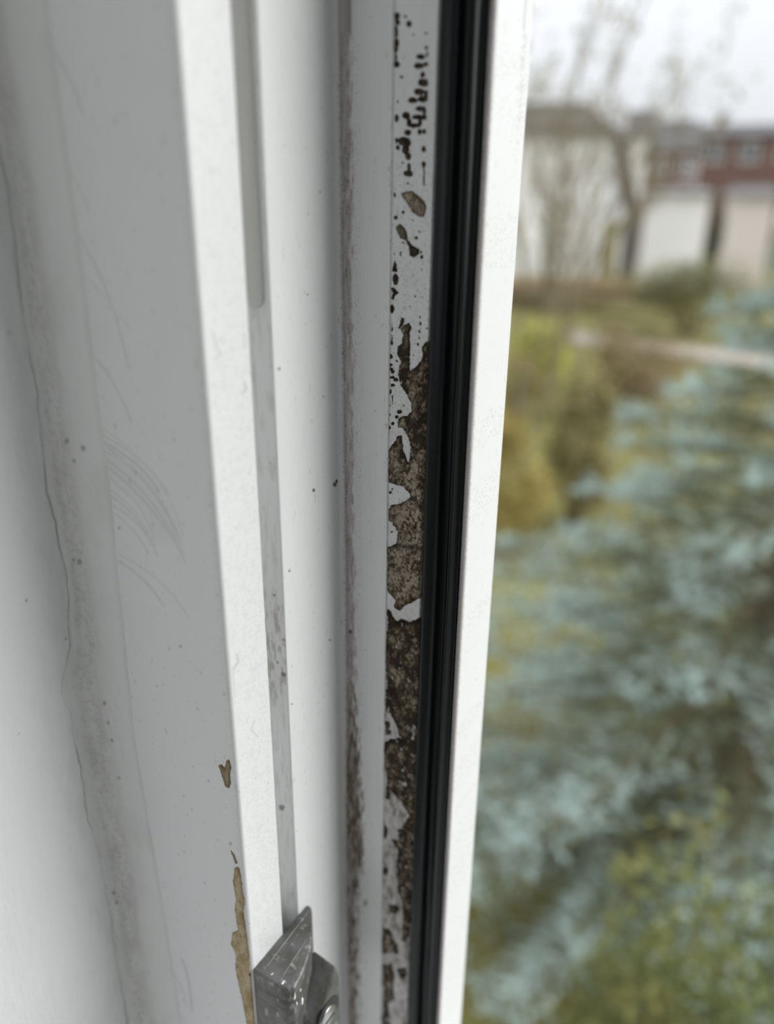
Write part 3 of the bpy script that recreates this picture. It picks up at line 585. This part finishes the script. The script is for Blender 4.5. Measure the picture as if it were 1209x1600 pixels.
M_LEAF = mat('leaf', (.2, .2, .1), .7, spec=.25, dirt=True)
M_BARK = mat('bark', (.16, .125, .085), .9, spec=.1, var=.4, vscale=20)
M_TWIG = mat('olive_twig_bark', (.235, .20, .125), .85, spec=.1, var=.3, vscale=30)
def leaf_mesh(name, C, N, U, L, Wd, cols):
    """one diamond leaf per row: centre, normal, along, length, width"""
    S = np.cross(N, U); S /= np.linalg.norm(S, axis=1, keepdims=True) + 1e-9
    A = C - U * L[:, None] * .5; B = C + S * Wd[:, None] * .5 + N * (Wd * .12)[:, None]; D = C + U * L[:, None] * .5; E_ = C - S * Wd[:, None] * .5 + N * (Wd * .12)[:, None]
    V_ = np.stack([A, B, D, E_], 1).reshape(-1, 3); F_ = np.arange(len(V_)).reshape(-1, 4)
    ca = np.repeat(np.concatenate([cols, np.ones((len(cols), 1))], 1), 4, 0)
    return np_mesh(name, V_, F_, False, ca)
def unit(n_):
    v = rng.normal(size=(n_, 3)); return v / np.linalg.norm(v, axis=1, keepdims=True)
def shrub(name, label, cat_, base, rx, ry, h, n_, leaf, pal, group=None, lumps=9, stems=6, bark=None):
    base = Vector(base); root = tag(empty(name, base), label, cat_, group)
    lc = unit(lumps) * np.array([rx, ry, h * .5]) * .62 + np.array([0, 0, h * .55]); lr = rng.uniform(.38, .6, lumps)
    k = rng.integers(0, lumps, n_); d = unit(n_); rr = rng.random(n_) ** (1 / 2.2)
    Cc = lc[k] + d * (rr * lr[k])[:, None] * np.array([rx, ry, h * .5]); Cc[:, 2] = np.maximum(Cc[:, 2], .03)
    N = unit(n_) + np.array([0, 0, .7]); N /= np.linalg.norm(N, axis=1, keepdims=True); U = np.cross(N, unit(n_)); U /= np.linalg.norm(U, axis=1, keepdims=True)
    pal = np.array(pal); w_ = rng.random((n_, 1)); lt = rng.integers(0, len(pal), lumps)
    cols = pal[(lt[k] + (rng.random(n_) < .35)) % len(pal)] * (.75 + .5 * w_)
    link('foliage', leaf_mesh('foliage', Cc, N, U, leaf * rng.uniform(.7, 1.3, n_), leaf * rng.uniform(.4, .7, n_), cols), M_LEAF, root)
    b = MB()
    for s_ in range(stems):
        e = Vector(lc[s_ % lumps]); b.tube([(e.x * .1, e.y * .1, -.05), tuple(Vector((e.x * .5, e.y * .5, e.z * .5))), tuple(e)], [.03 * h / 2, .02 * h / 2, .008], 5)
    b.build('stem', bark or M_BARK, root); return root

# --- blue spruce close to the window
def spruce(name, label, base, h, slope, rmax):
    random.seed(21)
    base = Vector(base); root = tag(empty(name, base), label, 'tree')
    b = MB(); b.tube([(0, 0, -.1), (0.01, 0, h * .5), (0, .01, h * .98)], [.09, .055, .008], 8); b.build('trunk', M_BARK, root, True)
    bb = MB(); S0, S1, tipf = [], [], []
    z = .12; wi = 0
    while z < h - .08:
        R = min(rmax, slope * (h - z)) ; nb = max(5, int(6 + R * 2.8)); off = random.random() * 6.28
        for k in range(nb):
            a = off + 6.283 * k / nb + random.uniform(-.18, .18); Lb = R * random.uniform(.68, 1.15); ag = random.uniform(-.17, .16)
            u = Vector((math.cos(a), math.sin(a), 0)); sd = Vector((-u.y, u.x, 0)); dz = random.uniform(-.05, .05)
            def pt(t): return u * (Lb * t) + Vector((0, 0, z + dz + Lb * (.10 * t - .42 * t * t + .24 * t ** 3)))
            bb.tube([pt(t) for t in (0, .35, .7, 1)], [.02, .014, .009, .004], 4)
            ntw = max(3, int(Lb / .085))
            for i in range(ntw):
                t = .22 + .78 * (i + .5) / ntw; p0 = pt(t); tl = (.10 + .30 * (1 - t)) * min(1, Lb) + .06
                for sgn in (-1, 1):
                    d = (u * .75 + sd * sgn * random.uniform(.6, 1) + Vector((0, 0, random.uniform(-.12, .22)))).normalized()
                    p1 = p0 + d * tl
                    ns = max(1, int(tl / .085))
                    for j in range(ns):
                        q0 = p0 + d * (tl * j / ns); e = (d + Vector((random.uniform(-.7, .7), random.uniform(-.7, .7), random.uniform(-.15, .5)))).normalized()
                        S0.append(q0); S1.append(q0 + e * random.uniform(.07, .12)); tipf.append(ag + t * .6 + .4 * (j + 1) / ns)
            e = (pt(1) - pt(.9)).normalized(); S0.append(pt(.97)); S1.append(pt(1) + e * .09 + Vector((0, 0, .03))); tipf.append(1 + ag)
            for t_e in (1.0, .84, .68):
                for _ in range(9):
                    g = Vector((random.gauss(0, 1), random.gauss(0, 1), random.gauss(.5, .8))).normalized(); cc = pt(t_e) + sd * random.uniform(-.10, .10) * (1.6 - t_e)
                    S0.append(cc + g * .015); S1.append(cc + g * random.uniform(.07, .12)); tipf.append(t_e - .05 + ag * .8)
        z += .175 + .05 * random.random(); wi += 1
    tag(bb.build('branches', M_BARK, root), kind='stuff')
    S0 = np.array(S0); S1 = np.array(S1); tp = np.array(tipf); n_ = len(S0); K_ = 20
    ax = S1 - S0; ln = np.linalg.norm(ax, axis=1, keepdims=True); ax = ax / ln
    P0 = np.repeat(S0, K_, 0); AX = np.repeat(ax, K_, 0); LN = np.repeat(ln, K_, 0); tt_ = np.tile((np.arange(K_) + .5) / K_, n_)[:, None]
    rad = unit(n_ * K_); rad -= AX * (rad * AX).sum(1, keepdims=True); rad /= np.linalg.norm(rad, axis=1, keepdims=True)
    d = AX * .75 + rad * .75 + np.array([0, 0, .12]); d /= np.linalg.norm(d, axis=1, keepdims=True)
    c0 = P0 + AX * LN * tt_; nl = rng.uniform(.022, .034, (n_ * K_, 1)); sd = np.cross(d, unit(n_ * K_)); sd /= np.linalg.norm(sd, axis=1, keepdims=True)
    wv = .0034
    V_ = np.stack([c0 - sd * wv, c0 + sd * wv, c0 + d * nl], 1).reshape(-1, 3); F_ = np.arange(len(V_)).reshape(-1, 3)
    blue = np.array((.36, .46, .45)); pale = np.array((.50, .61, .58)); old = np.array((.14, .17, .115)); oldb = np.array((.19, .20, .085))
    young = sstep(.45, .85, tp + rng.normal(0, .10, n_)); mixp = rng.random(n_)
    cs = (blue[None] * (1 - mixp[:, None]) + pale[None] * mixp[:, None]) * young[:, None] + (old[None] * (1 - mixp[:, None]) + oldb[None] * mixp[:, None]) * (1 - young[:, None])
    cs *= rng.uniform(.8, 1.15, (n_, 1)); ca = np.concatenate([cs, np.ones((n_, 1))], 1); ca = np.repeat(ca, K_ * 3, 0)
    o = link('needles', np_mesh('needles', V_, F_, False, ca), M_LEAF, root); tag(o, 'blue grey needles', kind='stuff')
    return root
spruce('blue_spruce', 'blue grey spruce tree filling the garden right of the frame', (-.1, 4.3, GZ_), 4.65, .57, 2.05)
random.seed(5)

# --- low golden conifer below the spruce

# --- shrubs further back along the garden
def shrub_px(name, label, cat_, px, py_top, D, rx, ry, n_, leaf, pal, **k):
    t = at(px, py_top, D); return shrub(name, label, cat_, (t.x, t.y, GZ_), rx, ry, t.z - GZ_, n_, leaf, pal, **k)
shrub_px('golden_conifer', 'low yellow green conifer in front of the blue spruce', 'shrub', 1160, 1420, 1.55, .42, .33, 9000, .035, [(.13, .15, .05), (.09, .11, .04), (.17, .165, .055)], lumps=14)
shrub_px('yellow_bush', 'bright yellow green bush beside the window frame', 'shrub', 850, 500, 18.8, .8, .7, 3000, .10, [(.44, .44, .09), (.38, .39, .09), (.5, .47, .12)], lumps=16)
shrub_px('golden_shrub', 'golden olive shrub left of the blue spruce', 'shrub', 797, 660, 9.3, .6, .6, 4500, .07, [(.32, .25, .08), (.27, .24, .07), (.36, .29, .10)])
shrub_px('olive_shrub', 'olive brown shrub behind the blue spruce', 'shrub', 925, 560, 10.2, .55, .6, 4000, .08, [(.22, .19, .09), (.26, .24, .09), (.20, .15, .09)])
shrub_px('tawny_shrub', 'tawny brown shrub beneath the bare tree', 'shrub', 1000, 505, 16.4, 1.1, .8, 4000, .10, [(.27, .21, .13), (.31, .25, .12), (.24, .18, .12)])
shrub_px('green_shrub', 'dark green shrub beside the yellow green bush', 'shrub', 985, 500, 25.5, 1.0, .8, 2500, .10, [(.19, .20, .09), (.24, .22, .10)])
shrub_px('brown_hedge', 'reddish brown hedge in front of the white house', 'hedge', 860, 425, 33, 5.6, .9, 10500, .14, [(.38, .29, .20), (.34, .27, .18), (.40, .33, .18)], lumps=38, stems=20)
shrub_px('olive_hedge', 'olive green hedge below the white garage', 'hedge', 1090, 405, 28, 2.4, .9, 5000, .13, [(.22, .21, .10), (.27, .24, .10), (.20, .22, .14)], lumps=18, stems=10)
shrub_px('bronze_shrub', 'bronze leaved shrub next to the golden olive shrub', 'shrub', 806, 560, 15.8, .7, .7, 3000, .08, [(.26, .20, .09), (.30, .27, .09)])
shrub_px('laurel_bush', 'dark glossy green bush mostly hidden behind the window frame', 'shrub', 700, 560, 10.5, .8, .8, 4000, .08, [(.12, .15, .06), (.16, .18, .07)])
shrub_px('dark_cypress', 'narrow dark green conifer beside the white garage', 'tree', 1126, 305, 38, .42, .42, 2500, .10, [(.05, .07, .045), (.07, .085, .05)], lumps=8)

# --- pale gravel path across the lawn
p0, p1 = at(960, 505, 25), at(1120, 512, 24)
b_ = MB(); dv = (p1 - p0); dv.z = 0; dv.normalize(); sv = Vector((-dv.y, dv.x, 0))
A_ = Vector((p0.x, p0.y, GZ_ + .10)) - dv * 3; B_ = Vector((p1.x, p1.y, GZ_ + .10)) + dv * 6
b_.add([A_ - sv * .9, B_ - sv * .9, B_ + sv * .9, A_ + sv * .9] + [v - Vector((0, 0, .3)) for v in (A_ - sv * .9, B_ - sv * .9, B_ + sv * .9, A_ + sv * .9)], [(0, 1, 2, 3), (7, 6, 5, 4), (0, 4, 5, 1), (1, 5, 6, 2), (2, 6, 7, 3), (3, 7, 4, 0)])
tag(b_.build('garden_path', mat('pale_gravel', (.30, .26, .22), .9, var=.4, vscale=3)), 'pale gravel path across the lawn', kind='structure')

# --- bare trees with olive twigs
def bare_tree(name, label, base, stems, depth, ln, rad, spread, leaves=0, pal=None, matr=None, up=.35, leafsize=.06):
    base = Vector(base); root = tag(empty(name, base), label, 'tree'); b = MB(); tips = []
    def grow(p, d, L, r, k):
        q = p; pts = [p]; rs = [r]
        for i in range(3):
            d = (d + Vector((random.uniform(-1, 1), random.uniform(-1, 1), random.uniform(-.5, 1))) * .16).normalized(); q = q + d * (L / 3); pts.append(q); rs.append(r * (1 - .16 * (i + 1)))
        bt.tube(pts, rs, 5 if r > .02 else 4)
        if k == 0: tips.append(q); return
        for i in range(3 if k > 1 else 4):
            o = pts[random.choice((1, 2, 3, 3))]; e = (d + Vector((random.uniform(-1, 1), random.uniform(-1, 1), random.uniform(-.6, .9))) * spread + Vector((0, 0, up * .4))).normalized()
            grow(o, e, L * random.uniform(.55, .8), r * .58, k - 1)
    for s_ in range(stems):
        bt = MB(); a = 6.283 * s_ / max(stems, 1) + .6; d = Vector((math.cos(a) * spread * .4, math.sin(a) * spread * .4, 1)).normalized()
        grow(Vector((math.cos(a) * .08, math.sin(a) * .08, -.05)), d, ln * random.uniform(.85, 1.15), rad, depth)
        bt.build('stem', matr or M_TWIG, root)
    if leaves:
        T = np.array(tips); n_ = leaves; k = rng.integers(0, len(T), n_); Cc = T[k] + rng.normal(0, .05, (n_, 3)); pal = np.array(pal)
        link('young_leaves', leaf_mesh('young_leaves', Cc, unit(n_), unit(n_), leafsize * rng.uniform(.7, 1.3, n_), leafsize * .5 * rng.uniform(.7, 1.3, n_), pal[rng.integers(0, len(pal), n_)] * rng.uniform(.8, 1.2, (n_, 1))), M_LEAF, root)
    return root
t_ = at(840, 330, 12.5); random.seed(11)
bare_tree('bare_tree', 'thin bare olive tree rising beside the window frame', (t_.x, t_.y, GZ_), 3, 4, 3.1, .05, .42, 1000, [(.24, .21, .11), (.20, .17, .09)], leafsize=.09)
t_ = at(905, 330, 21.2); random.seed(4)
bare_tree('bare_tree', 'wider bare brown tree in front of the white house', (t_.x, t_.y, GZ_), 3, 3, 2.7, .055, .6, 100, [(.30, .24, .14), (.26, .20, .12)])

# --- houses
M_RENDER = mat('white_render', (.86, .85, .83), .85, var=.08, vscale=.6)
M_BRICK = mat('red_brick', (.20, .12, .10), .9, var=.35, vscale=1.2)
M_SLATE = mat('grey_slate', (.085, .08, .082), .7, var=.3, vscale=1.0)
M_SLATEB = mat('brown_slate', (.08, .072, .06), .75, var=.3, vscale=1.0)
M_GLASS = mat('dark_glass', (.06, .07, .08), .08, spec=.8)
M_WFR = mat('white_window_paint', (.8, .8, .79), .5)
M_DOOR = mat('dark_door', (.06, .07, .07), .5)
def house(name, label, pxl, pxr, y_eave, y_ridge, D, depth, wallm, roofm, wins=(), hip=0.0, chim=(), group=None, door=None, base_z=GZ_, cat_='house'):
    """front wall between two pixel columns at distance D; windows in metres from the left eave corner and down from it"""
    a = at(pxl, y_eave, D); c = at(pxr, y_eave, D); ze = (a.z + c.z) / 2; a.z = c.z = 0
    mid = (a + c) / 2; zr = at((pxl + pxr) / 2, y_ridge, D + depth / 2).z; W = (c - a).length; ang = math.atan2(c.y - a.y, c.x - a.x)
    root = tag(empty(name, (mid.x, mid.y, base_z), ang), label, cat_, group); H = ze - base_z; HR = zr - base_z; w2 = W / 2
    b = MB(); b.box((-w2, 0, -.2), (w2, depth, H)); wl = b.build('wall', wallm, root)
    if hip < 1:
        b = MB(); b.add([(-w2, 0, H), (w2, 0, H), (w2, depth, H), (-w2, depth, H), (-w2, depth / 2, HR - .1), (w2, depth / 2, HR - .1)], [(0, 3, 4), (1, 5, 2), (0, 1, 2, 3), (0, 4, 5, 1), (3, 2, 5, 4)])
        if hip == 0: b.build('gable', wallm, root)
    o_ = .35; hx = hip * w2
    b = MB(); b.add([(-w2 - o_, -o_, H - .1), (w2 + o_, -o_, H - .1), (w2 + o_, depth + o_, H - .1), (-w2 - o_, depth + o_, H - .1), (-w2 - o_ + hx, depth / 2, HR), (w2 + o_ - hx, depth / 2, HR)], [(0, 1, 5, 4), (1, 2, 5), (2, 3, 4, 5), (3, 0, 4), (3, 2, 1, 0)])
    if hip > 0: rf = b.build('roof', roofm, root)
    else:
        b = MB(); 
        for s_ in (0, 1):
            y0_, y1_ = (-o_, depth / 2) if s_ == 0 else (depth + o_, depth / 2)
            vs_ = [(-w2 - o_, y0_, H - .12), (w2 + o_, y0_, H - .12), (w2 + o_, y1_, HR), (-w2 - o_, y1_, HR)]; vs_ += [(x, y, z + .16) for x, y, z in vs_]
            b.add(vs_, [(0, 1, 2, 3), (7, 6, 5, 4), (0, 4, 5, 1), (1, 5, 6, 2), (2, 6, 7, 3), (3, 7, 4, 0)])
        rf = b.build('roof', roofm, root)
    for x in chim:
        b = MB(); b.box((-w2 + x - .35, depth / 2 - .35, HR - .9), (-w2 + x + .35, depth / 2 + .35, HR + .8)); b.box((-w2 + x - .15, depth / 2 - .15, HR + .8), (-w2 + x + .15, depth / 2 + .15, HR + 1.15)); b.build('chimney', M_BRICK, rf)
    for (x, d_, ww, hh) in wins:
        b = MB(); x0_, z1_ = -w2 + x, H - d_
        for q in ((x0_, z1_ - hh, x0_ + .09, z1_), (x0_ + ww - .09, z1_ - hh, x0_ + ww, z1_), (x0_ + .09, z1_ - .09, x0_ + ww - .09, z1_), (x0_ + .09, z1_ - hh, x0_ + ww - .09, z1_ - hh + .09), (x0_ + ww / 2 - .04, z1_ - hh + .09, x0_ + ww / 2 + .04, z1_ - .09)):
            b.box((q[0], -.06, q[1]), (q[2], -.002, q[3]))
        wf = b.build('window', M_WFR, root); b = MB(); b.box((x0_ + .05, -.025, z1_ - hh + .05), (x0_ + ww - .05, -.003, z1_ - .05)); b.build('pane', M_GLASS, wf)
    if door:
        x, ww, hh = door; b = MB(); b.box((-w2 + x, -.05, 0), (-w2 + x + ww, -.002, hh)); b.build('door', M_DOOR, root)
    return root
house('house', 'white rendered house with grey hipped roof behind the bare trees', 760, 960, 207, 160, 46, 6, M_RENDER, M_SLATEB, wins=[(.6, 1.0, 1.1, 1.2)], hip=.55)
house('house', 'narrow white house end beside the larger white house', 984, 1014, 212, 172, 50, 6, M_RENDER, M_SLATE, hip=.2)
house('house', 'red brick house with low slate roof above the white garage', 1008, 1092, 234, 188, 62, 7, M_BRICK, M_SLATE, wins=[(.7, .5, .9, 1.3), (2.4, .5, .9, 1.3)], hip=.25, door=(1.8, .9, 2.1))
house('house', 'distant red brick house at the right edge with white windows', 1098, 1240, 212, 196, 80, 7, M_BRICK, M_SLATE, wins=[(.5, .5, 1.4, 1.6), (3.2, .5, 1.6, 1.6), (6.2, .5, 1.4, 1.6)], hip=0, chim=(1.2, 6.8))
house('garage', 'white flat walled garage in front of the red brick house', 1012, 1112, 298, 292, 42, 4, M_RENDER, M_SLATE, hip=.5, cat_='garage')
house('garage', 'small pale garage at the right edge behind the spruce', 1136, 1215, 302, 290, 44, 4, mat('pale_pink_render', (.66, .60, .57), .85), M_SLATE, hip=.5, cat_='garage')
t_ = at(985, 300, 40)
tr = tag(empty('leaning_trunk', (t_.x, t_.y, GZ_)), 'dark leaning tree trunk against the white house', 'tree')
q0, q1 = at(988, 330, 40) - Vector((t_.x, t_.y, GZ_)), at(961, 200, 40) - Vector((t_.x, t_.y, GZ_))
b_ = MB(); b_.tube([Vector((.3, 0, -.1)), q0, (q0 + q1) / 2, q1], [.42, .38, .34, .22], 8); b_.build('trunk', mat('dark_bark', (.09, .085, .075), .9), tr)
for i in range(9):
    b_ = MB(); p = q0.lerp(q1, .3 + .08 * i); d = Vector((random.uniform(-1, 1), random.uniform(-1, 1), random.uniform(.4, 1))).normalized(); b_.tube([p, p + d * .9, p + d * 1.8 + Vector((0, 0, .4))], [.08, .05, .02], 5); b_.build('branch', M_BARK, tr)

for i, (px_, py_, D_, r_, lb) in enumerate([(1136, 192, 95, 1.7, 'round distant tree behind the brick house roof'), (1188, 190, 103, 1.6, 'smaller distant tree at the right edge of the skyline'), (1065, 196, 90, 2.0, 'low distant tree behind the slate roof')]):
    t_ = at(px_, py_, D_); shrub('distant_tree', lb, 'tree', (t_.x, t_.y, GZ_), r_, r_, t_.z - GZ_, 1500, .5, [(.13, .14, .09), (.16, .15, .10)], group='trees on the skyline', lumps=8, stems=3)
